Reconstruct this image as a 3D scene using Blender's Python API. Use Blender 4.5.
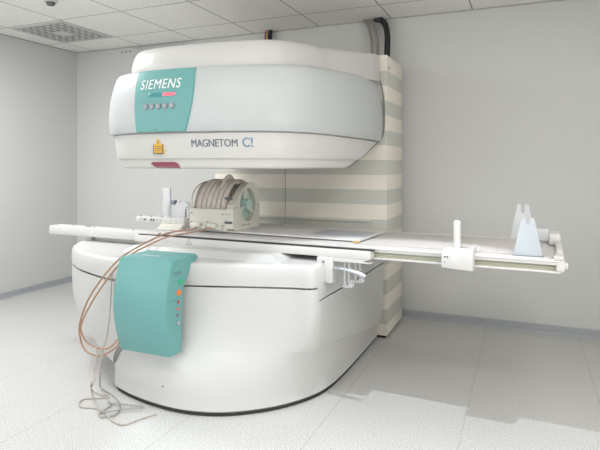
import bpy, bmesh, math, random
from mathutils import Vector, Matrix
random.seed(3)
S = bpy.context.scene
for o in list(bpy.data.objects): bpy.data.objects.remove(o)
COL = S.collection
PI = math.pi

# ---------------------------------------------------------------- camera
cd = bpy.data.cameras.new('camera'); cam = bpy.data.objects.new('camera', cd); COL.objects.link(cam)
cam.location = (0, 0, 1.215)
cam.rotation_euler = (PI/2, 0, math.atan(225/530))
cd.sensor_width = 36; cd.lens = 36*530/600; cd.shift_y = -0.1; cd.clip_start = .02
S.camera = cam
# ---------------------------------------------------------------- world, exposure
w = bpy.data.worlds.new('world'); S.world = w; w.use_nodes = True
w.node_tree.nodes['Background'].inputs[0].default_value = (1, 1, 1, 1)
w.node_tree.nodes['Background'].inputs[1].default_value = 0.3
S.view_settings.view_transform = 'Standard'; S.view_settings.look = 'None'
S.view_settings.gamma = 1; S.view_settings.exposure = 0.12
S.view_settings.use_curve_mapping = False
# ---------------------------------------------------------------- lights, all out of view: ceiling lamps and spots, plus added fills
def area(name, loc, size, power, color, sy=None, aim=None, spread=PI):
    l = bpy.data.lights.new(name, 'AREA'); l.energy = power; l.color = color
    l.shape = 'RECTANGLE'; l.size = size; l.size_y = sy or size; l.spread = spread
    o = bpy.data.objects.new(name, l); COL.objects.link(o); o.location = loc
    if aim is not None:
        o.rotation_euler = (Vector(aim)-Vector(loc)).to_track_quat('-Z', 'Y').to_euler()
    return o
def spot(name, loc, aim, power, color, r=.03, ang=1.9, blend=.5):
    l = bpy.data.lights.new(name, 'SPOT'); l.energy = power; l.color = color
    l.spot_size = ang; l.spot_blend = blend; l.shadow_soft_size = r
    o = bpy.data.objects.new(name, l); COL.objects.link(o); o.location = loc
    o.rotation_euler = (Vector(aim)-Vector(loc)).to_track_quat('-Z', 'Y').to_euler()
    return o
LAMPS = [(-3.181, 2.28, 2.385), (-1.306, .72, 2.385), (-3.181, -.53, 2.385), (.569, .72, 2.385), (.569, 2.6, 2.385)]  # the last panel is an added fill
POWER = [37, 8, 4, 21, 38, 0, 0, 0, 16, 0, 24, 4.5]
for p_, w_ in zip(LAMPS[:4], POWER): area('lamp_light', (p_[0], p_[1], 2.37), .6, w_, (.985, .99, 1) if p_[0] < 0 else (1, .985, .965))
area('fill_light', (-2.3, -2.15, 1.45), 3.4, POWER[4], (.95, .98, 1), 1.5, aim=(-2.1, 2, 1.3))  # added soft fill behind the camera, no window known there
area('lamp_light', (.569, 2.6, 2.37), .6, POWER[11], (1, .97, .93))  # added fill to lift the right wall, table side and floor
area('fill_light', (-4.32, -.4, 1.45), 2.2, POWER[10], (.97, .98, 1), 1.3, aim=(0, -.2, 1.3))  # added fill from the left for the left-facing covers
SPOTS = [(-2.9, 1.5, 2.385), (-2.1, 1.4, 2.385), (-1.3, 1.4, 2.385), (-.55, 2.13, 2.385)]
for k_, p_ in enumerate(SPOTS): spot('spot_light', (p_[0], p_[1], 2.34), (p_[0], p_[1], 0), (1, 4, 12, 80)[k_], (.86, .94, 1), .012, 1.0, .6 if k_ < 3 else .25)
area('fill_light', (1.36, 1.3, 1.2), 1.5, 20, (1, .97, .92), 1.0, aim=(0, 1.3, 1.2))  # added low fill from the right for scanner side and floor
spot('spot_light', (-.5, .05, 2.34), (-1.1, 3.2, .9), POWER[8], (1, 1, 1), .03, 1.9, .7)
SPOTS.append((-.5, .05, 2.385))

# ---------------------------------------------------------------- helpers
def P(m, name, v):
    m.node_tree.nodes['Principled BSDF'].inputs[name].default_value = v
def mat(name, col, rough=.5, metal=0, bump=0, bscale=200, coat=0, var=.0, trans=0, alpha=1, emit=None, es=1, spec=.5):
    m = bpy.data.materials.new(name); m.use_nodes = True
    nt = m.node_tree; b = nt.nodes['Principled BSDF']
    c = (*col, 1)
    P(m, 'Roughness', rough); P(m, 'Metallic', metal); P(m, 'Coat Weight', coat); P(m, 'Coat Roughness', .12)
    P(m, 'Transmission Weight', trans); P(m, 'Alpha', alpha); P(m, 'Specular IOR Level', spec)
    tc = nt.nodes.new('ShaderNodeTexCoord'); nz = nt.nodes.new('ShaderNodeTexNoise')
    nz.inputs['Scale'].default_value = bscale; nz.inputs['Detail'].default_value = 3
    nt.links.new(tc.outputs['Object'], nz.inputs['Vector'])
    rmp = nt.nodes.new('ShaderNodeMix'); rmp.data_type = 'RGBA'
    rmp.inputs['A'].default_value = tuple(max(0, x*(1-var)) for x in col)+(1,)
    rmp.inputs['B'].default_value = tuple(min(1, x*(1+var)) for x in col)+(1,)
    nt.links.new(nz.outputs['Fac'], rmp.inputs['Factor'])
    nt.links.new(rmp.outputs['Result'], b.inputs['Base Color'])
    if bump:
        bp = nt.nodes.new('ShaderNodeBump'); bp.inputs['Strength'].default_value = bump; bp.inputs['Distance'].default_value = .002
        nt.links.new(nz.outputs['Fac'], bp.inputs['Height']); nt.links.new(bp.outputs['Normal'], b.inputs['Normal'])
    if emit: P(m, 'Emission Color', (*emit, 1)); P(m, 'Emission Strength', es)
    return m
WHITE = mat('white_cover', (.60, .59, .57), .45, coat=.05, var=.01, bscale=3)
COOL = mat('cool_white_cover', (.505, .53, .53), .48, coat=.05, var=.01, bscale=3)
BASEW = mat('base_white', (.575, .575, .565), .4, coat=.1, var=.01, bscale=3)
TABLEW = mat('table_white', (.62, .61, .60), .4, var=.01, bscale=5)
CREAM = mat('cream_plastic', (.71, .695, .63), .45, var=.02, bscale=9)
PINKISH = mat('table_pad', (.57, .54, .525), .6, var=.03, bscale=20, bump=.1)
CHAN = mat('rail_channel', (.55, .55, .44), .4, metal=.3, var=.04, bscale=12)
TEAL = mat('teal_plastic', (.14, .36, .348), .45, coat=.05, var=.03, bscale=4)
TEALD = mat('dark_teal', (.055, .27, .29), .35)
DARK = mat('dark_gap', (.035, .033, .03), .7)
BLACK = mat('black_hose', (.015, .016, .02), .5, bump=.4, bscale=60)
GREYT = mat('grey_hose', (.30, .28, .25), .5, bump=.3, bscale=60)
LETG = mat('letter_grey', (.13, .16, .20), .5)
LETB = mat('letter_blue', (.16, .28, .38), .5)
LETW = mat('letter_white', (.88, .88, .88), .5)
RED = mat('red_led', (.8, .12, .15), .3, emit=(1, .12, .18), es=.9)
PINKW = mat('pink_window', (.26, .05, .09), .2, coat=.5, var=.1, bscale=10)
YEL = mat('yellow_sticker', (.72, .40, .03), .5)
CHROME = mat('chrome', (.62, .65, .70), .22, metal=.9)
GREYM = mat('grey_button', (.25, .27, .30), .35, metal=.3)
GREEN = mat('green_button', (.02, .50, .20), .3)
ORANGE = mat('orange_button', (.9, .22, .03), .3)
CLEAR = mat('clear_plastic', (.86, .88, .90), .15, alpha=.35)
FROST = mat('frosted_plastic', (.74, .77, .80), .3, alpha=.5)
FROSTB = mat('pale_blue_plastic', (.50, .545, .59), .3)
BROWN = mat('smoked_plastic', (.50, .43, .38), .25, alpha=.8, coat=.4)
BROWNR = mat('smoked_rib', (.62, .555, .50), .3, coat=.4, var=.1, bscale=30)
COPPER = mat('brown_cable', (.42, .25, .16), .45)
PALEC = mat('pale_cable', (.48, .43, .39), .5)
GREYC = mat('grey_cable', (.34, .34, .33), .5)
PADG = mat('grey_pad', (.42, .44, .48), .5, var=.04, bscale=15)
AQUA = mat('pale_aqua', (.50, .68, .62), .35)
DGREY = mat('dark_grey', (.12, .12, .12), .5)
VENTM = mat('vent_white', (.62, .62, .60), .5)
SKIRT = mat('skirting_grey', (.39, .41, .43), .5, var=.02, bscale=4)

def finish(me, ang=35):
    me.validate(); me.polygons.foreach_set('use_smooth', [True]*len(me.polygons))
    try: me.set_sharp_from_angle(angle=math.radians(ang))
    except Exception: pass
def link(name, me, m, parent=None, ang=35):
    finish(me, ang)
    o = bpy.data.objects.new(name, me); COL.objects.link(o)
    if m: me.materials.append(m)
    if parent: o.parent = parent
    return o
def obj(name, bm, m, parent=None, ang=35, whole=False):
    if name in SPLIT and not whole:
        return [obj(name, b, m, parent, ang, True) for b in loose(bm)][-1]
    me = bpy.data.meshes.new(name)
    bmesh.ops.recalc_face_normals(bm, faces=bm.faces[:])
    bm.to_mesh(me); bm.free()
    return link(name, me, m, parent, ang)
SPLIT = {'screw_cap', 'panel_print', 'beam_screw', 'board_print', 'screw', 'socket', 'knob', 'latch', 'plate_line', 'scale_mark', 'pin', 'edge_rail', 'spoke', 'connector_block', 'edge_trim'}
def loose(bm):
    """split a bmesh into its separate pieces"""
    bm.verts.ensure_lookup_table(); seen = set(); out = []
    for v in bm.verts:
        if v in seen: continue
        st = [v]; comp = []; seen.add(v)
        while st:
            a = st.pop(); comp.append(a)
            for e in a.link_edges:
                b = e.other_vert(a)
                if b not in seen: seen.add(b); st.append(b)
        cs = set(comp); nb = bmesh.new(); mp = {a: nb.verts.new(a.co) for a in comp}
        for f in {f for a in comp for f in a.link_faces}: nb.faces.new([mp[q] for q in f.verts])
        out.append(nb)
    bm.free(); return out
def thing(name, label, cat, loc=(0, 0, 0), rz=0, group=None):
    o = bpy.data.objects.new(name, None); COL.objects.link(o); o.location = loc; o.rotation_euler = (0, 0, rz)
    o.empty_display_size = .05
    return tag(o, label, cat, group)
def tag(o, label, cat, group=None):
    o['label'] = label; o['category'] = cat
    if group: o['group'] = group
    return o
def struct(name, bm, m):
    o = obj(name, bm, m); o['kind'] = 'structure'; return o
def bx(bm, x0, x1, y0, y1, z0, z1, bev=0, seg=2):
    r = bmesh.ops.create_cube(bm, size=1)
    vs = r['verts']
    for v in vs:
        v.co = Vector((x0+(v.co.x+.5)*(x1-x0), y0+(v.co.y+.5)*(y1-y0), z0+(v.co.z+.5)*(z1-z0)))
    if bev:
        es = list({e for v in vs for e in v.link_edges})
        bmesh.ops.bevel(bm, geom=es, offset=bev, segments=seg, affect='EDGES', profile=.5)
    return bm
def box(*a, **k): return bx(bmesh.new(), *a, **k)
def frame(axis):
    a = Vector(axis).normalized(); u = a.orthogonal().normalized(); return a, u, a.cross(u)
def cyl(bm, p0, p1, r0, r1=None, n=24, cap=True, rnd=0):
    p0 = Vector(p0); p1 = Vector(p1); r1 = r0 if r1 is None else r1
    a, u, v = frame(p1-p0)
    prof = [(p0, r0), (p1, r1)]
    if rnd: prof = [(p0, r0)] + [(p1 - a*rnd + a*rnd*math.sin(t*PI/10), r1 - rnd + rnd*math.cos(t*PI/10)) for t in range(6)]
    rings = []
    for p, r in prof:
        r = max(r, .0004)
        rings.append([bm.verts.new(p+(u*math.cos(2*PI*i/n)+v*math.sin(2*PI*i/n))*r) for i in range(n)])
    for A, B in zip(rings, rings[1:]):
        for i in range(n): bm.faces.new((A[i], A[(i+1) % n], B[(i+1) % n], B[i]))
    if cap: bm.faces.new(rings[0][::-1]); bm.faces.new(rings[-1])
    return bm
def crom(pts, n, closed=False):
    out = []; pts = [Vector(p) for p in pts]; m = len(pts)
    for k in range(n):
        t = k/(n-1)*(m-1); i = min(int(t), m-2); f = t-i
        p0 = pts[max(i-1, 0)]; p1 = pts[i]; p2 = pts[i+1]; p3 = pts[min(i+2, m-1)]
        out.append(.5*((2*p1)+(p2-p0)*f+(2*p0-5*p1+4*p2-p3)*f*f+(3*p1-p0-3*p2+p3)*f**3))
    return out
def tube(bm, pts, r, n=10, smooth=60):
    if smooth: pts = crom(pts, smooth)
    else: pts = [Vector(p) for p in pts]
    rings = []; u = None
    for i, p in enumerate(pts):
        d = (pts[min(i+1, len(pts)-1)]-pts[max(i-1, 0)]).normalized()
        u = d.orthogonal().normalized() if u is None else (u-d*u.dot(d)).normalized()
        v = d.cross(u)
        rings.append([bm.verts.new(p+(u*math.cos(2*PI*k/n)+v*math.sin(2*PI*k/n))*r) for k in range(n)])
    for A, B in zip(rings, rings[1:]):
        for k in range(n): bm.faces.new((A[k], A[(k+1) % n], B[(k+1) % n], B[k]))
    bm.faces.new(rings[0][::-1]); bm.faces.new(rings[-1])
    return bm
def loft(rings, cap0=True, cap1=True):
    bm = bmesh.new(); R = [[bm.verts.new(p) for p in r] for r in rings]; n = len(R[0])
    for A, B in zip(R, R[1:]):
        for k in range(n): bm.faces.new((A[k], A[(k+1) % n], B[(k+1) % n], B[k]))
    if cap0: bm.faces.new(R[0][::-1])
    if cap1: bm.faces.new(R[-1])
    return bm
def prism(poly, ext0, ext1, axis='x', bev=0):
    """poly: 2-D outline; axis x -> (y,z) outline, axis y -> (x,z), axis z -> (x,y)"""
    def mk(a, b, e): return {'x': (e, a, b), 'y': (a, e, b), 'z': (a, b, e)}[axis]
    bm = bmesh.new()
    A = [bm.verts.new(mk(a, b, ext0)) for a, b in poly]; B = [bm.verts.new(mk(a, b, ext1)) for a, b in poly]
    n = len(poly)
    for i in range(n): bm.faces.new((A[i], A[(i+1) % n], B[(i+1) % n], B[i]))
    bm.faces.new(A[::-1]); bm.faces.new(B)
    if bev:
        bmesh.ops.recalc_face_normals(bm, faces=bm.faces[:])
        bmesh.ops.bevel(bm, geom=bm.edges[:], offset=bev, segments=2, affect='EDGES', profile=.5)
    return bm
def text_mesh(body, size, shear=0, bold=0, space=1.0):
    """-> mesh of flat lettering (x right, y up)"""
    c = bpy.data.curves.new('lettering', 'FONT'); c.body = body; c.size = size; c.shear = shear; c.offset = bold
    c.space_character = space; c.extrude = 0; c.resolution_u = 4
    o = bpy.data.objects.new('lettering', c); COL.objects.link(o)
    dg = bpy.context.evaluated_depsgraph_get(); me = bpy.data.meshes.new_from_object(o.evaluated_get(dg))
    bpy.data.objects.remove(o)
    return me

# ---------------------------------------------------------------- room
XL, XR, YF, YB, H = -4.357, 1.4, -2.2, 4.234, 2.4
def wallmat():
    m = mat('wall_paint', (.635, .638, .622), .85, bump=.15, bscale=300, var=.012); return m
WALL = wallmat()
def nodes(m): return m.node_tree.nodes, m.node_tree.links
def math_node(nt, op, a, b=None, c=None):
    n = nt.nodes.new('ShaderNodeMath'); n.operation = op
    for i, v in enumerate((a, b, c)):
        if v is None: continue
        if isinstance(v, (int, float)): n.inputs[i].default_value = v
        else: nt.links.new(v, n.inputs[i])
    return n.outputs[0]
# floor: speckled vinyl with thin seams
FLOOR = mat('floor_vinyl', (.5, .5, .48), .42, bump=.012, bscale=400)
nt = FLOOR.node_tree; ns, lk = nodes(FLOOR)
tc = ns.new('ShaderNodeTexCoord'); sep = ns.new('ShaderNodeSeparateXYZ'); lk.new(tc.outputs['Object'], sep.inputs[0])
v1 = ns.new('ShaderNodeTexNoise'); v1.inputs['Scale'].default_value = 150; v1.inputs['Detail'].default_value = 4; v1.inputs['Roughness'].default_value = .75
lk.new(tc.outputs['Object'], v1.inputs['Vector'])
cr = ns.new('ShaderNodeValToRGB'); lk.new(v1.outputs['Fac'], cr.inputs[0])
e = cr.color_ramp.elements; e[0].position = .36; e[0].color = (.33, .325, .31, 1); e[1].position = .60; e[1].color = (.66, .655, .65, 1)
x1 = cr.color_ramp.elements.new(.48); x1.color = (.53, .527, .515, 1)
a = math_node(nt, 'ADD', sep.outputs['X'], .265+61.5)
a = math_node(nt, 'DIVIDE', a, .615); a = math_node(nt, 'FRACT', a)
a = math_node(nt, 'SUBTRACT', a, .5); a = math_node(nt, 'ABSOLUTE', a); a = math_node(nt, 'GREATER_THAN', a, .4945)
mx = ns.new('ShaderNodeMix'); mx.data_type = 'RGBA'; mx.inputs['B'].default_value = (.29, .27, .25, 1)
lk.new(math_node(nt, 'MULTIPLY', a, .32), mx.inputs['Factor']); lk.new(cr.outputs[0], mx.inputs['A'])
lk.new(mx.outputs['Result'], ns['Principled BSDF'].inputs['Base Color'])
struct('floor', box(XL-.1, XR+.1, YF-.1, YB+.1, -.1, 0), FLOOR)
struct('wall_back', box(XL-.1, XR+.1, YB, YB+.1, 0, H), WALL)
struct('wall_left', box(XL-.1, XL, YF, YB, 0, H), WALL)
struct('wall_right', box(XR, XR+.1, YF, YB, 0, H), WALL)
struct('wall_front', box(XL-.1, XR+.1, YF-.1, YF, 0, H), WALL)
bm = bmesh.new()
for a in ((-4.1, -4.04, .68, 2.22), (-.56, -.5, .68, 2.22), (-4.1, -.5, .62, .68), (-4.1, -.5, 2.22, 2.28), (-2.33, -2.27, .68, 2.22)): bx(bm, a[0], a[1], YF, YF+.03, a[2], a[3])
struct('fill_frame_1', bm, TABLEW)  # made-up window frame around the unseen front fill light
bm = bmesh.new()
for a in ((.5, .55, .65, 1.75), (2.05, 2.1, .65, 1.75), (.5, 2.1, .65, .7), (.5, 2.1, 1.7, 1.75)): bx(bm, XR-.03, XR, *a)
struct('fill_frame_2', bm, TABLEW)  # made-up window frame dressing the fill light on the right wall
bm = bmesh.new()
for a in ((-1.55, -1.5, .75, 2.15), (.7, .75, .75, 2.15), (-1.55, .75, .75, .8), (-1.55, .75, 2.1, 2.15)): bx(bm, XL, XL+.025, *a)
struct('fill_frame_3', bm, TABLEW)  # made-up window frame, goes with the added left fill light
# ceiling: mineral tiles in a .625 m grid
CEIL = mat('ceiling_tile', (.6, .6, .57), .9, bump=.5, bscale=90)
nt = CEIL.node_tree; ns, lk = nodes(CEIL)
tc = ns.new('ShaderNodeTexCoord'); sep = ns.new('ShaderNodeSeparateXYZ'); lk.new(tc.outputs['Object'], sep.inputs[0])
def gridline(sock, off, wdt):
    a = math_node(nt, 'ADD', sock, off); a = math_node(nt, 'DIVIDE', a, .625); a = math_node(nt, 'FRACT', a)
    a = math_node(nt, 'SUBTRACT', a, .5); a = math_node(nt, 'ABSOLUTE', a); return math_node(nt, 'GREATER_THAN', a, .5-wdt)
g = math_node(nt, 'MAXIMUM', gridline(sep.outputs['X'], .994+62.5, .008), gridline(sep.outputs['Y'], -3.845+62.5, .008))
v1 = ns.new('ShaderNodeTexNoise'); v1.inputs['Scale'].default_value = 70; v1.inputs['Detail'].default_value = 5; v1.inputs['Roughness'].default_value = .7
lk.new(tc.outputs['Object'], v1.inputs['Vector'])
cr = ns.new('ShaderNodeValToRGB'); lk.new(v1.outputs['Fac'], cr.inputs[0])
e = cr.color_ramp.elements; e[0].position = .33; e[0].color = (.68, .67, .64, 1); e[1].position = .52; e[1].color = (.90, .89, .865, 1)
mx = ns.new('ShaderNodeMix'); mx.data_type = 'RGBA'; mx.inputs['B'].default_value = (.33, .32, .30, 1)
lk.new(g, mx.inputs['Factor']); lk.new(cr.outputs[0], mx.inputs['A'])
lk.new(mx.outputs['Result'], ns['Principled BSDF'].inputs['Base Color'])
struct('ceiling', box(XL-.1, XR+.1, YF-.1, YB+.1, H, H+.1), CEIL)
EDGE = mat('ceiling_edge_trim', (.40, .39, .37), .6)
struct('trim_1', box(XL, XR, YB-.012, YB, H-.006, H), EDGE)
struct('trim_2', box(XL, XL+.012, YF, YB-.012, H-.006, H), EDGE)
def skirt(poly_is_back):
    prof = [(0, 0), (.022, 0), (.012, .01), (.010, .055), (.006, .06), (0, .06)]
    if poly_is_back: return prism([(YB-a, b) for a, b in prof], XL, XR, 'x')
    return prism([(XL+a, b) for a, b in prof], YF, YB-.01, 'y')
struct('baseboard_back', skirt(True), SKIRT)
struct('baseboard_left', skirt(False), SKIRT)

# ceiling lamps: square recessed panels (the last an added fill) and small round spots
DIFF = mat('lamp_diffuser', (.9, .9, .9), .5, emit=(1, .98, .95), es=2.0)
n_l = ['square ceiling lamp panel nearest the left wall, ahead of the camera', 'square ceiling lamp panel left of the camera position', 'square ceiling lamp panel nearest the left wall, behind the camera', 'square ceiling lamp panel right of the camera position', 'unseen fill light panel added above the foot end of the patient table']
for (x, y, z), lb in zip(LAMPS, n_l):
    t = thing('ceiling_lamp', lb, 'lamp', (x, y, 2.4), group='square ceiling lamps')
    bm = bmesh.new()
    for a in ((-.31, .31, -.31, -.29), (-.31, .31, .29, .31), (-.31, -.29, -.29, .29), (.29, .31, -.29, .29)): bx(bm, *a, -.012, 0)
    obj('lamp_frame', bm, VENTM, t); obj('diffuser', box(-.29, .29, -.29, .29, -.008, -.002), DIFF, t)
ordn = ['leftmost', 'second from the left', 'third from the left', 'rightmost']
for (x, y, z), lb in zip(SPOTS, ['%s of the four small ceiling spotlights in front of the scanner' % q for q in ordn]+['single ceiling spotlight above the camera']):
    t = thing('ceiling_spotlight', lb, 'lamp', (x, y, 2.4), group='ceiling spotlights')
    bm = cyl(bmesh.new(), (0, 0, -.015), (0, 0, 0), .05, .06); obj('lamp_ring', bm, VENTM, t)
    obj('bulb', cyl(bmesh.new(), (0, 0, -.02), (0, 0, -.015), .035), DIFF, t)

# air vent in its ceiling tile
t = thing('air_vent', 'square perforated air vent set into the ceiling tiles in the corner', 'vent', (-3.807, 3.533, 2.4))
bm = bmesh.new()
for a in ((-.3, .3, -.3, -.275), (-.3, .3, .275, .3), (-.3, -.275, -.275, .275), (.275, .3, -.275, .275)): bx(bm, *a, -.008, 0)
obj('vent_frame', bm, VENTM, t)
obj('backing', box(-.275, .275, -.275, .275, -.002, -.0005), mat('vent_dark', (.17, .165, .155), .8), t)
bm = bmesh.new()
N = 14; pitch = .55/N
for i in range(N):
    for j in range(N):
        if 4 <= i <= 9 and 4 <= j <= 9 and (i in (4, 9) or j in (4, 9)) and False: continue
        x = -.275+pitch*(i+.5); y = -.275+pitch*(j+.5)
        if (i+j) % 2: bx(bm, x-pitch*.44, x+pitch*.44, y-pitch*.30, y+pitch*.30, -.006, -.003)
        else: bx(bm, x-pitch*.5, x+pitch*.5, y-pitch*.12, y+pitch*.12, -.006, -.003)
obj('louver', bm, VENTM, t)
obj('centre_plate', box(-.07, .07, -.07, .07, -.012, -.004, bev=.003), VENTM, t)
t = thing('smoke_detector', 'small round detector on the ceiling at the upper left', 'smoke detector', (-3.13, 2.80, 2.4))
obj('detector_base', cyl(bmesh.new(), (0, 0, -.02), (0, 0, 0), .045, .05), VENTM, t)
obj('detector_head', cyl(bmesh.new(), (0, 0, -.04), (0, 0, -.02), .026, .032), DGREY, t)
t = thing('cable_trunking', 'short white cable trunking high on the back wall near the corner', 'trunking', (-3.55, YB, 2.36))
obj('trunking_cover', box(-.02, .55, -.02, 0, -.012, .012, bev=.003), TABLEW, t)
bm = bmesh.new()
for k in range(3): cyl(bm, (-.1-.05*k, -.006, -.004), (-.1-.05*k, 0, -.004), .007, n=12)
obj('screw_cap', bm, DGREY, t)

# ---------------------------------------------------------------- MRI scanner
SC = thing('mri_scanner', 'large white open MRI scanner with teal panels and a striped rear column', 'scanner', (-1.586, 3.0, 0))
def sub(name, bm, m, parent=SC, ang=35, whole=False):
    if name in SPLIT and not whole:
        return [sub(name, b, m, parent, ang, True) for b in loose(bm)][-1]
    """world-coordinate mesh parented below the scanner's empty at (-1.586, 3, 0)"""
    me = bpy.data.meshes.new(name); bmesh.ops.recalc_face_normals(bm, faces=bm.faces[:])
    bmesh.ops.translate(bm, verts=bm.verts[:], vec=(1.586, -3.0, 0)); bm.to_mesh(me); bm.free()
    return link(name, me, m, parent, ang)
NS = 140
def plan(ctrl): return [(p.x, p.y) for p in crom([Vector((a, b, 0)) for a, b in ctrl], NS)]
def inset(pl, d):
    out = []
    for i, (x, y) in enumerate(pl):
        x0, y0 = pl[max(i-1, 0)]; x1, y1 = pl[min(i+1, len(pl)-1)]
        tx, ty = x1-x0, y1-y0; L = math.hypot(tx, ty) or 1
        nx, ny = -ty/L, tx/L           # curve runs right-rear -> front -> left-rear ; inward normal
        dd = d if not callable(d) else d(x, y)
        if (nx*(-1.6-x)+ny*(3.0-y)) < 0: nx, ny = -nx, -ny
        out.append((x+nx*dd, y+ny*dd))
    return out
UP = plan([(-.915, 3.61), (-.918, 3.2), (-.94, 2.8), (-.99, 2.5), (-1.11, 2.30), (-1.33, 2.205), (-1.6, 2.17), (-1.87, 2.18), (-2.09, 2.27), (-2.215, 2.46), (-2.26, 2.8), (-2.265, 3.2), (-2.26, 3.61)])
def lift(y, z):
    wz = min(1.08, max(0, (z-1.38)/.34)); return z+.115*wz*min(1, max(0, (y-2.3)/1.3))
def ring(pl, z, ymax=9, lf=True):
    return [(x, min(y, ymax), lift(min(y, ymax), z) if lf else z) for x, y in pl]
main_prof = [(1.379, .03), (1.3795, .004), (1.385, 0), (1.44, -.005), (1.50, -.005), (1.56, .001), (1.61, .011), (1.655, .023), (1.688, .036), (1.701, .046), (1.706, .058), (1.707, .09)]
sub('pole_cover', loft([ring(inset(UP, d), z) for z, d in main_prof]), COOL)
cap_prof = [(1.69, .12), (1.712, .112), (1.76, .118), (1.805, .130), (1.832, .146), (1.843, .162), (1.848, .19), (1.850, .24), (1.851, .42)]
sub('top_cover', loft([ring(inset(UP, lambda x, y, d=d: d if y < 2.9 else d-(d-.02)*min(1, (y-2.9)/.55)), z) for z, d in cap_prof]), WHITE)
def ylim(z):
    t = min(1, max(0, (z-1.205)/.17)); return 3.07+.50*t**.95
low_prof = [(1.1955, .30), (1.196, .085), (1.202, .07), (1.215, .063), (1.247, .058), (1.2475, .045), (1.258, .040), (1.29, .034), (1.33, .028), (1.36, .024), (1.372, .020), (1.379, .028)]
sub('pole_skirt', loft([ring(inset(UP, d), z, ylim(z), False) for z, d in low_prof]), WHITE)
sub('seam_gasket', loft([ring(inset(UP, .033), z, 3.5, False) for z in (1.374, 1.384)]), mat('gasket_grey', (.55, .55, .54), .6))
# rear edge strip of the pole cover (dark reveal beside the column)
def sideX(y): return -.925
bm = bmesh.new()
tube(bm, [(-.921, 3.60, 1.385), (-.905, 3.618, 1.45), (-.902, 3.625, 1.56), (-.906, 3.618, 1.68), (-.925, 3.605, 1.80)], .006, 8, 30)
tube(bm, [(-.925, 3.595, 1.383), (-.935, 3.515, 1.352), (-.945, 3.41, 1.315), (-.960, 3.24, 1.256), (-.985, 3.07, 1.200)], .003, 8, 30)
sub('edge_trim', bm, mat('trim_grey', (.20, .21, .20), .5))

def surf_y(prof, z, X, out=0):
    """front surface y of the upper pole at height z"""
    zs = [p[0] for p in prof]
    z = min(max(z, zs[0]), zs[-1])
    for (z0, d0), (z1, d1) in zip(prof, prof[1:]):
        if z0 <= z <= z1: d = d0+(d1-d0)*(z-z0)/max(1e-6, z1-z0); break
    pl = [p for p in inset(UP, d-out) if p[1] < 2.75]
    for (xa, ya), (xb, yb) in zip(pl, pl[1:]):
        if xb <= X <= xa: return ya+(yb-ya)*(X-xa)/((xb-xa) or 1)
    return 2.2
MP = main_prof[2:]; LP = low_prof[5:-1]
def patch(prof, xs, zs, out, edge=None, thick=.012):
    """conformal panel over the front surface"""
    bm = bmesh.new(); F = []; B = []
    for j, z in enumerate(zs):
        fr = []; bk = []
        for i, s in enumerate(xs):
            X = s if edge is None else edge(s, j/(len(zs)-1))
            b = 1 if (0 < i < len(xs)-1 and 0 < j < len(zs)-1) else .3
            fr.append(bm.verts.new((X, surf_y(prof, z, X)-out*b, lift(2.2, z)))); bk.append(bm.verts.new((X, surf_y(prof, z, X)+thick, lift(2.2, z))))
        F.append(fr); B.append(bk)
    m, n = len(zs), len(xs)
    for j in range(m-1):
        for i in range(n-1):
            bm.faces.new((F[j][i], F[j][i+1], F[j+1][i+1], F[j+1][i])); bm.faces.new((B[j][i], B[j+1][i], B[j+1][i+1], B[j][i+1]))
    for j in range(m-1):
        bm.faces.new((F[j][0], F[j+1][0], B[j+1][0], B[j][0])); bm.faces.new((F[j][-1], B[j][-1], B[j+1][-1], F[j+1][-1]))
    for i in range(n-1):
        bm.faces.new((F[0][i], B[0][i], B[0][i+1], F[0][i+1])); bm.faces.new((F[-1][i], F[-1][i+1], B[-1][i+1], B[-1][i]))
    return bm
def lin(a, b, n): return [a+(b-a)*i/(n-1) for i in range(n)]
def pan_edge(s, v):   # s 0..1 across
    xl = -1.828-.008*math.sin(v*PI)-.022*v*v; xr = -1.535+.03*math.sin(v*PI)+.030*v
    return xl+(xr-xl)*s
us = [0, .012]+lin(.05, .95, 22)+[.988, 1]
zs = [1.380, 1.384]+lin(1.395, 1.694, 22)+[1.698, 1.701]
PANEL = sub('display_panel', patch(MP, us, zs, .010, pan_edge), TEAL)
def wrap_text(body, x0, x1, zmid, hgt, m, prof, out, parent, shear=0, bold=0, space=1.0, name='lettering', lz=True, slope=0):
    me = text_mesh(body, 1, shear, bold, space)
    bm = bmesh.new(); bm.from_mesh(me)
    bmesh.ops.triangulate(bm, faces=bm.faces[:])
    bmesh.ops.subdivide_edges(bm, edges=[e for e in bm.edges if e.calc_length() > .2], cuts=2)
    xs = [v.co.x for v in bm.verts]; ys = [v.co.y for v in bm.verts]
    a0, a1, b0, b1 = min(xs), max(xs), min(ys), max(ys)
    ext = bmesh.ops.extrude_face_region(bm, geom=bm.faces[:])
    top = {v for v in ext['geom'] if isinstance(v, bmesh.types.BMVert)}
    for v in bm.verts:
        X = x0+(v.co.x-a0)/(a1-a0)*(x1-x0); Zz = zmid+((v.co.y-b0)/(b1-b0)-.5)*hgt+slope*(X-x0)
        Y = surf_y(prof, Zz, X)-out-(.0018 if v in top else 0)
        v.co = Vector((X, Y, lift(2.2, Zz) if lz else Zz))
    return sub(name, bm, m, parent, ang=30)
wrap_text('SIEMENS', -1.803, -1.560, 1.622, .050, LETW, MP, .0105, PANEL, shear=.12, bold=0, space=1.1)
o = sub('status_display', patch(MP, lin(-1.760, -1.572, 12), lin(1.545, 1.587, 4), .0125), TEALD, PANEL)
sub('red_indicator', patch(MP, lin(-1.668, -1.578, 8), lin(1.551, 1.581, 4), .0150), RED, o)
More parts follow.
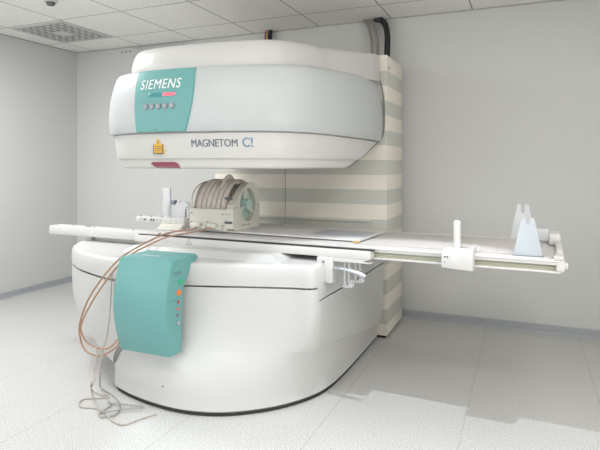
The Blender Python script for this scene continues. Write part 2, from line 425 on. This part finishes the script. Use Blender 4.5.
for k in range(5):
    X = -1.758+k*.0395; Zk = 1.508; Yk = surf_y(MP, Zk, X)-.010
    bm = cyl(bmesh.new(), (X, Yk+.004, Zk), (X, Yk-.006, Zk), .0165, .0150, 20)
    b = sub('button', bm, GREYM, PANEL)
    bm = cyl(bmesh.new(), (X, Yk-.006, Zk), (X, Yk-.009, Zk), .0095, .008, 16); sub('button_cap', bm, mat('button_face', (.36, .38, .42), .5), b)
bm = cyl(bmesh.new(), (-1.70, surf_y(MP, 1.392, -1.70)-.008, 1.392), (-1.70, surf_y(MP, 1.392, -1.70)-.012, 1.392), .004, n=10); sub('screw', bm, DGREY, PANEL)
wrap_text('MAGNETOM', -1.518, -1.283, 1.323, .037, LETG, LP, .001, SC, lz=False, slope=.0)
wrap_text('C!', -1.260, -1.212, 1.325, .046, LETB, LP, .001, SC, lz=False, bold=.008)
# warning sticker
X0 = -1.712; Ys = surf_y(LP, 1.345, X0)
bm = prism([(X0-.029, 1.270), (X0+.029, 1.270), (X0+.029, 1.320), (X0+.014, 1.320), (X0, 1.352), (X0-.014, 1.320), (X0-.029, 1.320)], Ys-.003, Ys+.02, 'y')
stk = sub('warning_sticker', bm, YEL)
bm = prism([(X0-.029, 1.270), (X0+.029, 1.270), (X0+.029, 1.276), (X0-.029, 1.276)], Ys-.0042, Ys-.002, 'y')
for a in (1.287, 1.297, 1.307): bx(bm, X0-.018, X0+.018, Ys-.0042, Ys-.002, a, a+.003)
bx(bm, X0-.003, X0+.003, Ys-.0042, Ys-.002, 1.326, 1.336)
for q in (-1, 1): bx(bm, X0+q*.027-.002, X0+q*.027+.002, Ys-.0042, Ys-.002, 1.275, 1.318)
sub('sticker_print', bm, DGREY, stk)
# pink positioning-light window on the lower rim
bm = bmesh.new(); rows = []
for z, xa, xb in ((1.197, -1.750, -1.612), (1.208, -1.765, -1.612), (1.222, -1.785, -1.618), (1.230, -1.772, -1.635)):
    rows.append([(X, surf_y(low_prof[1:], z, X)-.006, z) for X in lin(xa, xb, 14)])
F = [[bm.verts.new(p) for p in r] for r in rows]; B = [[bm.verts.new((p[0], p[1]+.03, p[2])) for p in r] for r in rows]
for G in (F, B):
    for j in range(3):
        for i in range(13): bm.faces.new((G[j][i], G[j][i+1], G[j+1][i+1], G[j+1][i]))
for j in range(3):
    for i in (0, 13): bm.faces.new((F[j][i], F[j+1][i], B[j+1][i], B[j][i]))
for j in (0, 3):
    for i in range(13): bm.faces.new((F[j][i], F[j][i+1], B[j][i+1], B[j][i]))
sub('laser_window', bm, PINKW)
# column with horizontal stripes
STR = bpy.data.materials.new('striped_column'); STR.use_nodes = True; nt = STR.node_tree; ns, lk = nodes(STR)
tc = ns.new('ShaderNodeTexCoord'); sep = ns.new('ShaderNodeSeparateXYZ'); lk.new(tc.outputs['Object'], sep.inputs[0])
a = math_node(nt, 'ADD', sep.outputs['Z'], 2.088-1.667+.1044); a = math_node(nt, 'DIVIDE', a, .2088); a = math_node(nt, 'FRACT', a); a = math_node(nt, 'LESS_THAN', a, .5)
lt = math_node(nt, 'LESS_THAN', sep.outputs['Z'], 1.875); a = math_node(nt, 'MULTIPLY', a, lt)
mx = ns.new('ShaderNodeMix'); mx.data_type = 'RGBA'; mx.inputs['A'].default_value = (.82, .775, .69, 1); mx.inputs['B'].default_value = (.58, .585, .53, 1)
lk.new(a, mx.inputs['Factor']); lk.new(mx.outputs['Result'], ns['Principled BSDF'].inputs['Base Color']); P(STR, 'Roughness', .5)
sub('column', box(-2.285, -.887, 3.66, 4.135, .02, 1.985, bev=.004), STR)
for a, b in ((-2.285, -1.6705), (-1.6665, -.887)):
    sub('column_panel', box(a, b, 3.643, 3.663, .02, 1.985, bev=.003), STR)
sub('kick_plate', box(-2.26, -.905, 3.66, 4.12, 0, .022), DARK)
sub('column_ledge', box(-2.2, -.99, 3.62, 3.645, .812, .836, bev=.004), STR)
bm = cyl(bmesh.new(), (-.889, 3.70, 1.90), (-.884, 3.70, 1.90), .012, n=14); sub('cover_screw', bm, GREYT)

# ---- lower half
F0 = [(-.955, 3.62), (-.955, 3.25), (-.957, 2.95), (-.97, 2.72), (-1.015, 2.55), (-1.13, 2.37), (-1.31, 2.222), (-1.5, 2.158), (-1.7, 2.158), (-1.92, 2.205), (-2.07, 2.28), (-2.17, 2.44), (-2.21, 2.7), (-2.22, 3.1), (-2.22, 3.62)]
U0 = [(-.905, 3.62), (-.912, 3.2), (-.925, 2.85), (-.938, 2.60), (-.955, 2.43), (-1.08, 2.395), (-1.31, 2.325), (-1.50, 2.262), (-1.72, 2.205), (-1.97, 2.195), (-2.25, 2.26), (-2.45, 2.365), (-2.61, 2.51), (-2.70, 2.78), (-2.66, 3.62)]
FP = plan(F0); UPn = plan(U0)
def sstep(a, b, x):
    t = min(1, max(0, (x-a)/(b-a))); return t*t*(3-2*t)
def zseam(i):       # plinth seam height around the outline
    x, y = UPn[i]
    if x > -1.5: return .285-.15*sstep(2.35, 3.6, y)
    return .285
def zmix(i, v):     # body rows from plinth seam up to lid seam
    return v
def body_ring(k):   # k 0..1
    out = []
    for i in range(NS):
        (fx, fy), (ux, uy) = FP[i], UPn[i]
        z0 = zseam(i); z1 = lid_z(i)
        right = ux > -1.6
        if right:
            z = z0+(z1-z0)*k; w = 1-(1-k)**3*.35   # front tucks in a touch at the plinth
            w = max(w, .65); sx, sy = fx+(ux-fx)*w, fy+(uy-fy)*w
        else:
            lob = sstep(-1.9, -2.3, ux)
            zb = z0-.165*lob; z = zb+(z1-zb)*k
            w = 1-(1-k)**4*(.35+.65*lob); sx, sy = fx+(ux-fx)*w, fy+(uy-fy)*w
        out.append((sx, sy, z))
    return out
def lid_z(i):
    x, y = UPn[i]
    return .535 if (x > -1.2 and y > 2.46) else .602+.010*sstep(-2.0, -2.3, x)
def pl_ring(k, d=0):
    pl = inset(FP, d); out = []
    for i in range(NS):
        (ux, uy) = UPn[i]; fx, fy = pl[i]
        zt = zseam(i)-.165*(sstep(-1.9, -2.3, ux)) + .001
        m = .65 if ux < -1.6 else 1-.35*sstep(-1.0, -1.2, ux)
        top = (fx+(ux-fx)*0.0, fy)
        if ux > -1.9:
            tw = (.65 if ux < -1.2 else .65)*k**2
            q = .88+.12*sstep(-.97, -1.2, ux); top = (fx+(ux-fx)*tw*q, fy+(uy-fy)*tw*q)
        out.append((top[0], top[1], .019+(zt-.019)*k))
    return out
sub('plinth', loft([pl_ring(0, .004), pl_ring(.03, -.004)]+[pl_ring(k, 0) for k in (.1, .25, .45, .65, .8, .92, 1)]), BASEW)
sub('plinth_gap', loft([[(x, y, z) for x, y in inset(FP, .006)] for z in (.001, .022)]), DARK)
sub('lower_body', loft([body_ring(k) for k in (0, .008, .03, .07, .12, .2, .3, .42, .55, .7, .85, .97, .993)]), BASEW)
def ringz(d, fz, src=None):
    pl = inset(src or UPn, d); return [(x, y, fz(i)) for i, (x, y) in enumerate(pl)]
sub('seam_gap', loft([ringz(.012, lambda i: lid_z(i)-.010), ringz(.012, lambda i: lid_z(i)+.012)]), DARK)
sub('lid', loft([ringz(.006, lambda i: lid_z(i)+.004), ringz(0, lambda i: lid_z(i)+.007), ringz(-.002, lambda i: .66), ringz(.002, lambda i: .700), ringz(.008, lambda i: .713), ringz(.018, lambda i: .719), ringz(.028, lambda i: .720)]), BASEW)
bm = loft([[(-2.14, 2.395, .714), (-1.13, 2.395, .714), (-1.13, 3.4, .714), (-2.14, 3.4, .714)], [(-2.08, 2.455, .752), (-1.20, 2.455, .752), (-1.20, 3.4, .752), (-2.08, 3.4, .752)]])
sub('table_dock', bm, BASEW, ang=15)
# slanted right end of the dock
sub('plinth_screw', cyl(bmesh.new(), (-1.657, 2.17, .115), (-1.657, 2.155, .115), .0035, n=10), DGREY)
sub('plinth_seam', tube(bmesh.new(), [(-1.657, 2.1585+.65*((z-.014)/.27)**2*.055, z) for z in lin(.02, .265, 10)], .0013, 6, 20), GREYM)

# control box on the front
bm = bmesh.new(); rings = []
def cb_front(z): # front y by height
    t = (z-.30)/.45; return 2.105-.065*math.sin(min(1, max(0, t))*PI*.85+.25)+.012
for X, din in ((-1.885, .02), (-1.880, .006), (-1.87, 0), (-1.72, 0), (-1.575, 0), (-1.563, .006), (-1.557, .02)):
    pts = []
    zl = lin(.300, .735, 18)
    pts.append((X, 2.175, .288+din)); pts.append((X, 2.105+din, .288+din))
    for z in zl: pts.append((X, cb_front(z)+din, min(max(z, .306+din), .742-din)))
    pts.append((X, 2.100+din, .750-din)); pts.append((X, 2.115+din, .754-din)); pts.append((X, 2.315, .756-din))
    pts.append((X, 2.315, .738)); pts.append((X, 2.25, .695)); pts.append((X, 2.195, .62)); pts.append((X, 2.175, .50))
    rings.append(pts)
CB = sub('control_box', loft(rings), TEAL)
def side_btn(name, y, z, r, m, proud=.006):
    b = sub(name, cyl(bmesh.new(), (-1.56, y, z), (-1.557+proud, y, z), r, r*.85, 18), m, CB); return b
side_btn('green_button', 2.160, .645, .013, GREEN); side_btn('orange_button', 2.150, .592, .016, ORANGE)
side_btn('red_button', 2.146, .547, .008, mat('small_red', (.45, .08, .07), .4)); side_btn('red_button', 2.143, .515, .009, mat('pale_red', (.6, .22, .2), .4)); side_btn('grey_button', 2.141, .484, .009, GREYM)
side_btn('key_switch', 2.138, .447, .012, CHROME, .010)
bm = bmesh.new()
for k in range(3): bx(bm, -1.5575, -1.5563, 2.11, 2.17, .680+k*.007, .682+k*.007)
bx(bm, -1.5575, -1.5563, 2.075, 2.15, .561, .5625)
sub('panel_print', bm, DGREY, CB)
# paler strip on top of the box
sub('top_strip', box(-1.80, -1.68, 2.16, 2.19, .7555, .7570), mat('pale_strip', (.35, .50, .52), .5), CB)
# small parts standing on the left lobe below the table beam
# ---------------------------------------------------------------- patient table
TB = thing('patient_table', 'long white sliding patient table running through the scanner gap', 'table', (-.677, 2.53, 0), -math.radians(2.2))
def tb(name, bm, m, parent=None): return obj(name, bm, m, parent or TB)
tb('frame', box(-1.52, -.022, 0, .70, .747, .789, bev=.004), TABLEW)
tb('gap_strip', box(-1.50, -.012, .012, .69, .788, .7945), DARK)
tb('beam', box(-2.29, -1.36, .02, .12, .750, .806, bev=.004), TABLEW)
bm = bmesh.new()
bx(bm, -2.0, -1.985, .06, .10, .806, .810)
for x in (-2.12, -1.93, -1.6): cyl(bm, (x, .07, .805), (x, .07, .810), .006, n=10)
tb('beam_screw', bm, GREYT)
tb('beam_post', box(-1.99, -1.955, .07, .11, .64, .752, bev=.003), TABLEW)
tb('beam_bracket', box(-1.93, -1.52, .09, .17, .70, .751, bev=.004), CREAM)
tb('tabletop', box(-1.51, .82, .042, .70, .7935, .800, bev=.002), TABLEW)
tb('top_lip', box(-.022, .82, .046, .066, .780, .7945, bev=.002), TABLEW)
tb('rail_channel', box(-.022, .815, .070, .675, .752, .794), CHAN)
tb('bottom_lip', box(-.022, .82, .050, .69, .744, .753, bev=.002), TABLEW)
tb('channel_rib', box(-.022, .815, .060, .072, .766, .770), CHAN)
bm = bmesh.new()
for y in (.052, .078, .104): bx(bm, -1.50, .80, y, y+.016, .7995, .8045, bev=.002)
bx(bm, -1.50, .80, .665, .695, .7995, .806, bev=.002)
tb('edge_rail', bm, TABLEW)
tb('cushion', box(-.12, .74, .145, .655, .7995, .806, bev=.003), PINKISH)
bm = bmesh.new()
bx(bm, .80, .835, .045, .69, .752, .80, bev=.006)
bx(bm, .79, .83, .05, .13, .80, .820, bev=.005)
bx(bm, .77, .828, .50, .68, .80, .862, bev=.015, seg=3)
bx(bm, .80, .828, .14, .50, .80, .83, bev=.008)
tb('end_cap', bm, TABLEW)
cl = tb('end_guard', box(.70, .775, .60, .68, .806, .875, bev=.012, seg=3), CLEAR)
tb('end_knob', cyl(bmesh.new(), (.835, .07, .775), (.847, .07, .775), .016), TABLEW)
br = tb('clamp_bracket', box(-.302, -.215, -.02, .07, .618, .748, bev=.006), TABLEW)
obj('bracket_screw', cyl(bmesh.new(), (-.262, -.020, .725), (-.262, -.024, .725), .007, n=14), GREYM, br)
bm = prism([(-.268+.04, .73), (-.02, .73), (-.06, .742), (-.03, .747), (-.268, .747)], -.01, .05, 'y')
tb('bracket_arm', bm, TABLEW)
tb('release_lever', tube(bmesh.new(), [(-.215, .0, .695), (-.17, -.025, .700), (-.12, -.035, .696), (-.07, -.035, .684), (-.035, -.035, .672)], .011, 12, 30), CHROME)
for x, y, zb in ((-.145, -.005, .610), (-.10, .03, .632)):
    bm = bmesh.new()
    bx(bm, x-.014, x-.009, y, y+.02, zb, .745); bx(bm, x+.009, x+.014, y, y+.02, zb, .745)
    bx(bm, x-.022, x+.030, y-.008, y+.028, zb-.008, zb+.002, bev=.003)
    bx(bm, x+.024, x+.030, y-.008, y+.028, zb, zb+.03)
    tb('hook', bm, CLEAR)
# warning triangle printed on the frame
def tri(cx, cz, r, w):
    bm = bmesh.new(); o = []; i = []
    for k in range(3):
        a = PI/2+k*2*PI/3; o.append((cx+r*math.cos(a), cz+r*math.sin(a))); i.append((cx+(r-w)*math.cos(a), cz+(r-w)*math.sin(a)))
    A = [bm.verts.new((x, -.0008, z)) for x, z in o]; B = [bm.verts.new((x, -.0008, z)) for x, z in i]
    for k in range(3): bm.faces.new((A[k], A[(k+1) % 3], B[(k+1) % 3], B[k]))
    bx(bm, cx-.0012, cx+.0012, -.0012, -.0002, cz-.003, cz+.007)
    return bm
tb('warning_triangle', tri(-1.115, .767, .024, .004), DGREY)

# board with grey pad lying on the table
BD = thing('spine_coil_board', 'flat white board with a grey pad lying on the table inside the scanner', 'board', (-1.3, 3.0, .807), -math.radians(2.2))
obj('board', prism([(-.62, -.22), (.50, -.26), (.53, .20), (.46, .235), (-.60, .24)], -.0005, .009, 'z', bev=.002), TABLEW, BD)
obj('pad', box(.17, .49, -.19, .07, .009, .012, bev=.001), PADG, BD)
bm = bmesh.new()
for x, y, l in ((-.35, -.20, .05), (-.18, -.205, .08), (.05, -.215, .04), (.25, .17, .05), (.12, .15, .03)): bx(bm, x, x+l, y, y+.012, .009, .0097)
obj('board_print', bm, mat('pale_print', (.45, .46, .52), .6), BD)
tag(obj('position_marker', prism([(-.845, 2.70), (-.800, 2.69), (-.812, 2.725)], .8055, .8085, 'z'), YEL), 'small orange marker on the white table rim beside the grey pad', 'marker')

# sliding block with post
SB = thing('handle_block', 'white block clamped on the table rail with an upright rounded post', 'handle', (-.355, 2.537, .775), -math.radians(2.2))
obj('block', prism([(-.0, -.033), (.14, -.040), (.14, .052), (.105, .052), (.012, .056), (.0, .042)], -.03, .10, 'y', bev=.003) , TABLEW, SB)
obj('post', cyl(bmesh.new(), (.062, .03, .050), (.062, .03, .182), .0165, .0165, 24, rnd=.0135), TABLEW, SB)
bm = bmesh.new()
for q in (.012, .024): bx(bm, q, q+.008, -.0308, -.0298, .014, .021)
bx(bm, .014, .017, -.0308, -.0298, -.012, -.004)
obj('scale_mark', bm, DGREY, SB)
obj('ring', tube(bmesh.new(), [(.10, .09, .045), (.13, .105, .056), (.148, .095, .054), (.155, .07, .040)], .003, 8, 16), TABLEW, SB)

# notched supports at the foot end
def notched(w0, w1, h, nw, nd, t):
    return prism([(-w0, 0), (w0, 0), (w1, h), (nw, h), (nw*.8, h-nd), (-nw*.8, h-nd), (-nw, h), (-w1, h)], -t/2, t/2, 'y', bev=.0015)
H1 = thing('leg_holder', 'pale blue notched trapezoid holder standing on the front table rim', 'holder', (.012, 2.60, .8046), -math.radians(2.2), 'notched holders at the table end')
obj('holder_plate', notched(.062, .026, .172, .0085, .028, .02), FROSTB, H1)
obj('holder_foot', box(-.064, .064, -.014, .03, -.0002, .004), GREYM, H1)
H2 = thing('leg_holder', 'translucent notched trapezoid holder standing on the rear table rim', 'holder', (-.010, 3.19, .806), -math.radians(2.2), 'notched holders at the table end')
obj('holder_plate', notched(.066, .030, .190, .0095, .045, .02), FROST, H2)

# ---------------------------------------------------------------- head coil
HC = thing('head_coil', 'cream and smoky head coil with a round teal opening on the table', 'head coil', (-1.768, 2.93, .8165), -math.radians(2.2))
L0, L1 = -.155, .10      # along x ; end plate beyond
def cr_poly():           # cradle section (y,z)
    pts = [(-.155, 0), (.155, 0), (.155, .13)]
    for k in range(11):
        a = PI*k/10; pts.append((.125*math.cos(a), .13-.07*math.sin(a)))
    pts.append((-.155, .13)); return pts
CR = obj('cradle', prism(cr_poly(), L0, L1+.02, 'x', bev=.004), CREAM, HC)
for x in (-.10, .02):
    c_ = obj('connector', box(x-.035, x+.035, -.185, -.150, .012, .045, bev=.012, seg=3), CREAM, CR)
    obj('connector_nose', box(x+.02, x+.07, -.17, -.150, .006, .022, bev=.004), CREAM, c_)
bm = bmesh.new()
for x, z in ((-.14, .10), (-.14, .045), (-.02, .05), (.09, .10), (.09, .03)): cyl(bm, (x, -.155, z), (x, -.160, z), .004, n=8)
obj('screw', bm, DGREY, CR)
# smoky dome and ribs
def arc(x, ry, rz, z0, n=17, sk=0, a0=0, a1=PI):
    return [(x+sk*math.sin(a0+(a1-a0)*k/(n-1)), -ry*math.cos(a0+(a1-a0)*k/(n-1)), z0+rz*math.sin(a0+(a1-a0)*k/(n-1))) for k in range(n)]
bm = bmesh.new(); rows = []
for x, s in ((-.15, .80), (-.135, .93), (-.09, 1), (.02, 1), (.11, .98)):
    rows.append([bm.verts.new(p) for p in arc(x, .146*s, .180*s, .125)])
for A, B in zip(rows, rows[1:]):
    for i in range(16): bm.faces.new((A[i], A[i+1], B[i+1], B[i]))
dome = obj('dome', bm, BROWN, HC); dm = dome.modifiers.new('s', 'SOLIDIFY'); dm.thickness = .004
for k, x in enumerate(lin(-.128, .085, 7)):
    s = .9 if k == 0 else 1
    pts = arc(x, .150*s, .185*s, .125, sk=.02)
    bm = bmesh.new(); A = []; B = []
    for px, py, pz in pts:
        wv = .0150
        A.append(bm.verts.new((px-wv, py, pz))); B.append(bm.verts.new((px+wv, py, pz)))
    for i in range(16): bm.faces.new((A[i], A[i+1], B[i+1], B[i]))
    r = obj('rib', bm, BROWNR, HC); q = r.modifiers.new('s', 'SOLIDIFY'); q.thickness = .008
obj('handle', tube(bmesh.new(), [(.045, -.10, .25), (.05, -.07, .30), (.055, -.045, .325), (.06, -.02, .325), (.065, .0, .30), (.07, .02, .285), (.10, .05, .285), (.12, .075, .26)], .012, 12, 40), BROWNR, HC)
obj('front_loop', tube(bmesh.new(), [(-.145, -.145, .11), (-.15, -.14, .19), (-.143, -.11, .25), (-.125, -.06, .285), (-.10, .0, .296)], .005, 8, 30), BROWNR, HC)
# end plate : rounded house shape with a round hole
def ring_plate(outline, cy, cz, ry, rz, x0, x1, n=48):
    bm = bmesh.new(); O = []; I = []
    for k in range(n):
        a = 2*PI*k/n; dy, dz = math.cos(a), math.sin(a)
        # intersect ray with outline polygon
        best = None
        for (a0, b0), (a1, b1) in zip(outline, outline[1:]+outline[:1]):
            ex, ey = a1-a0, b1-b0; den = dy*ey-dz*ex
            if abs(den) < 1e-9: continue
            t = ((a0-cy)*ey-(b0-cz)*ex)/den; s = ((a0-cy)*dz-(b0-cz)*dy)/den
            if t > 0 and -1e-6 <= s <= 1+1e-6 and (best is None or t < best): best = t
        O.append((cy+dy*best, cz+dz*best)); I.append((cy+dy*ry, cz+dz*rz))
    V = [[bm.verts.new((x, p[0], p[1])) for p in L] for x in (x0, x1) for L in (O, I)]
    for k in range(n):
        j = (k+1) % n
        bm.faces.new((V[0][k], V[0][j], V[1][j], V[1][k])); bm.faces.new((V[2][k], V[2][j], V[3][j], V[3][k]))
        bm.faces.new((V[0][k], V[0][j], V[2][j], V[2][k])); bm.faces.new((V[1][k], V[1][j], V[3][j], V[3][k]))
    return bm
ol = [(-.16, 0), (.16, 0), (.165, .12), (.158, .20), (.13, .258), (.085, .284), (.04, .288), (.0, .275), (-.06, .232), (-.12, .178), (-.16, .135)]
EP = obj('end_plate', ring_plate(ol, .015, .150, .094, .104, .115, .165), CREAM, HC)
obj('hub', cyl(bmesh.new(), (.13, .015, .150), (.178, .015, .150), .040, .034, 28), AQUA, EP)
bm = bmesh.new()
for k in range(3):
    a = PI/2+k*2*PI/3
    p = Vector((.14, .015+.03*math.cos(a), .15+.03*math.sin(a))); q = Vector((.14, .015+.108*math.cos(a), .15+.108*math.sin(a)))
    cyl(bm, p, q, .014, .018, 12)
obj('spoke', bm, CREAM, EP)
obj('back_disc', cyl(bmesh.new(), (.118, .015, .150), (.126, .015, .150), .106, n=40), AQUA, EP)
bm = bmesh.new()
for z in (.045, .19): bx(bm, .108, .160, -.166, -.155, z, z+.014, bev=.003)
obj('latch', bm, DGREY, EP)
bm = bmesh.new(); bx(bm, .1655, .1665, -.16, -.11, .139, .141); bx(bm, .1655, .1665, .13, .16, .139, .141)
for z in (.10, .14, .165): bx(bm, .118, .150, -.1640, -.1600, z, z+.0015)
bx(bm, .1652, .1665, -.05, .05, .026, .028); bx(bm, .1652, .1665, -.05, -.047, .020, .032); bx(bm, .1652, .1665, .02, .023, .020, .032)
obj('plate_line', bm, DGREY, EP)

# connector strip left of the coil
CS = thing('connector_strip', 'white bar with a row of dark sockets beside the head coil', 'connector strip', (-2.15, 2.80, .800), -math.radians(2.2))
obj('bar', box(-.20, .19, -.03, .03, .042, .080, bev=.005), TABLEW, CS)
bm = bmesh.new()
for x, r in ((-.155, .0035), (-.125, .0075), (-.112, .004), (-.07, .0075), (-.05, .0075), (-.02, .0035), (.01, .0035)): cyl(bm, (x, -.0300, .062), (x, -.0312, .062), r, n=12)
for x in (-.17, -.09, .0, .08): bx(bm, x, x+.012, -.02, -.01, .080, .083)
obj('socket', bm, DGREY, CS)
bm = bmesh.new()
for x in (.03, .07, .11, .15): cyl(bm, (x, -.0300, .055), (x, -.0325, .055), .009, n=14)
obj('knob', bm, CREAM, CS)
obj('bar_foot', prism([(-.02, .003), (.16, .003), (.19, .043), (.02, .043)], -.04, .03, 'y', bev=.002), CREAM, CS)
# clear holder standing behind the strip
CH = thing('clear_holder', 'translucent plastic holder with a small grey clamp behind the white socket bar', 'holder', (-2.10, 2.93, .800))
obj('holder_base', box(-.08, .08, -.03, .03, .0, .012, bev=.003), CLEAR, CH)
obj('upright_plate', box(-.15, -.085, -.003, .004, .05, .262, bev=.002), CLEAR, CH)
obj('plate_edge', box(-.107, -.085, -.006, .007, .05, .264, bev=.002), FROST, CH)
obj('side_block', prism([(-.10, .0), (.07, .0), (.06, .17), (-.02, .175), (-.06, .14)], -.01, .02, 'y', bev=.002), CLEAR, CH)
obj('clamp', prism([(-.082, .155), (-.05, .150), (-.045, .178), (-.082, .180)], -.015, .02, 'y', bev=.002), GREYM, CH)
bm = bmesh.new()
for x, z in ((.0, .17), (.052, .17), (.052, .135)): cyl(bm, (x, -.010, z), (x, -.014, z), .005, n=10)
bx(bm, .040, .046, -.014, -.008, .06, .125)
obj('pin', bm, DGREY, CH)

# ---------------------------------------------------------------- cables
def cable(pts, r, m, label, n=90, name='cable', cat='cable', group=None):
    return tag(obj(name, tube(bmesh.new(), pts, r, 8, n), m), label, cat, group)
cable([(-1.86, 2.775, .836), (-1.857, 2.7, 0.827), (-1.973, 2.62, 0.807), (-1.991, 2.45, 0.774), (-1.995, 2.32, 0.742), (-1.957, 2.17, 0.715), (-2.034, 2.13, 0.612), (-2.122, 2.13, 0.494), (-2.181, 2.14, 0.374), (-2.181, 2.14, 0.299), (-2.136, 2.13, 0.239), (-2.044, 2.12, 0.224), (-1.942, 2.11, 0.267), (-1.875, 2.1, 0.33), (-1.899, 2.12, 0.427), (-1.943, 2.14, 0.504), (-1.962, 2.16, 0.591), (-1.944, 2.17, 0.679)], .0048, COPPER, 'brown coil cable hanging in the outer loop beside the teal control box')
cable([(-1.75, 2.765, .838), (-1.794, 2.68, 0.821), (-1.913, 2.54, 0.796), (-1.943, 2.39, 0.763), (-1.945, 2.27, 0.736), (-1.937, 2.14, 0.685), (-2.058, 2.12, 0.529), (-2.147, 2.12, 0.388), (-2.147, 2.12, 0.325), (-2.099, 2.12, 0.279), (-1.985, 2.1, 0.275), (-1.911, 2.09, 0.308), (-1.86, 2.09, 0.375), (-1.884, 2.11, 0.457), (-1.921, 2.13, 0.55), (-1.933, 2.15, 0.647)], .0048, COPPER, 'brown coil cable hanging in the inner loop beside the teal control box')
cable([(-1.972, 2.15, 0.66), (-1.97, 2.14, 0.569), (-1.967, 2.13, 0.468), (-1.978, 2.12, 0.341), (-1.995, 2.11, 0.265), (-2.002, 2.09, 0.178), (-1.993, 2.04, 0.117), (-2.156, 2.192, 0.006), (-2.089, 2.166, 0.006), (-2.018, 2.17, 0.006)], .0036, PALEC, 'pale cable hanging straight down to the floor beside the teal control box')
cable([(-2.123, 2.11, 0.336), (-2.059, 2.1, 0.327), (-2.032, 2.1, 0.289), (-2.022, 2.09, 0.227), (-2.013, 2.06, 0.167), (-1.987, 2.02, 0.126), (-2.142, 2.185, 0.006), (-2.061, 2.158, 0.006), (-1.995, 2.153, 0.006), (-2.03, 2.126, 0.006), (-2.097, 2.084, 0.006), (-2.085, 2.04, 0.006), (-2.037, 2.012, 0.006), (-1.969, 2.029, 0.006), (-1.901, 2.011, 0.006), (-1.791, 1.959, 0.006), (-1.72, 1.952, 0.006), (-1.687, 2.025, 0.006), (-1.649, 2.096, 0.006)], .0036, PALEC, 'pale cable dropping from the cable loops into the long curve on the floor')
cable([(-2.018, 2.12, 0.145), (-2.14, 2.241, 0.006), (-2.082, 2.21, 0.006), (-2.012, 2.186, 0.006), (-1.919, 2.135, 0.006), (-1.855, 2.077, 0.006), (-1.825, 2.01, 0.006), (-1.864, 1.971, 0.006), (-1.896, 1.979, 0.006), (-1.912, 2.029, 0.006), (-1.92, 2.086, 0.006), (-1.966, 2.115, 0.006)], .0036, GREYC, 'grey cable curled in a small loop on the floor before the base')
cable([(-1.94, 2.087, 0.012), (-1.876, 2.102, 0.012), (-1.755, 2.129, 0.012)], .0034, GREYC, 'short straight grey cable on the floor touching the base, the one behind')
cable([(-1.881, 1.99, 0.014), (-1.836, 2.043, 0.014), (-1.736, 2.121, 0.014)], .0034, GREYC, 'short straight grey cable on the floor touching the base, the one nearer')

# hoses from the ceiling into the column
tag(obj('hose', tube(bmesh.new(), [(-1.12, 4.19, 2.398), (-1.065, 4.18, 2.38), (-1.02, 4.15, 2.32), (-1.0, 4.12, 2.24), (-.995, 4.10, 2.15), (-.998, 4.08, 1.99)], .024, 14, 40), BLACK), 'thick black hose curving from the ceiling into the striped column', 'hose')
tag(obj('hose', tube(bmesh.new(), [(-1.18, 4.20, 2.398), (-1.13, 4.17, 2.34), (-1.095, 4.14, 2.24), (-1.075, 4.10, 2.14), (-1.07, 4.08, 1.99)], .014, 12, 40), GREYT), 'grey hose nearest the black hose above the striped column', 'hose', 'grey hoses')
tag(obj('hose', tube(bmesh.new(), [(-1.22, 4.20, 2.398), (-1.17, 4.17, 2.34), (-1.135, 4.14, 2.24), (-1.118, 4.10, 2.14), (-1.115, 4.08, 1.99)], .013, 12, 40), GREYT), 'grey hose furthest left above the striped column', 'hose', 'grey hoses')
t = thing('cable_bundle', 'short dark bundle of cables rising to the ceiling behind the scanner top', 'cables', (-2.085, 4.19, 2.0))
for k, (dx, m) in enumerate(((-.022, mat('red_wire', (.35, .06, .04), .5)), (-.006, mat('yellow_wire', (.45, .33, .08), .5)), (.014, BLACK), (.034, BLACK))):
    obj('wire', tube(bmesh.new(), [(dx*.8, -.08, -.02), (dx*1.1, -.04, .2), (dx+.006, -.01, .398)], .010 if k > 1 else .006, 8, 16), m, t)
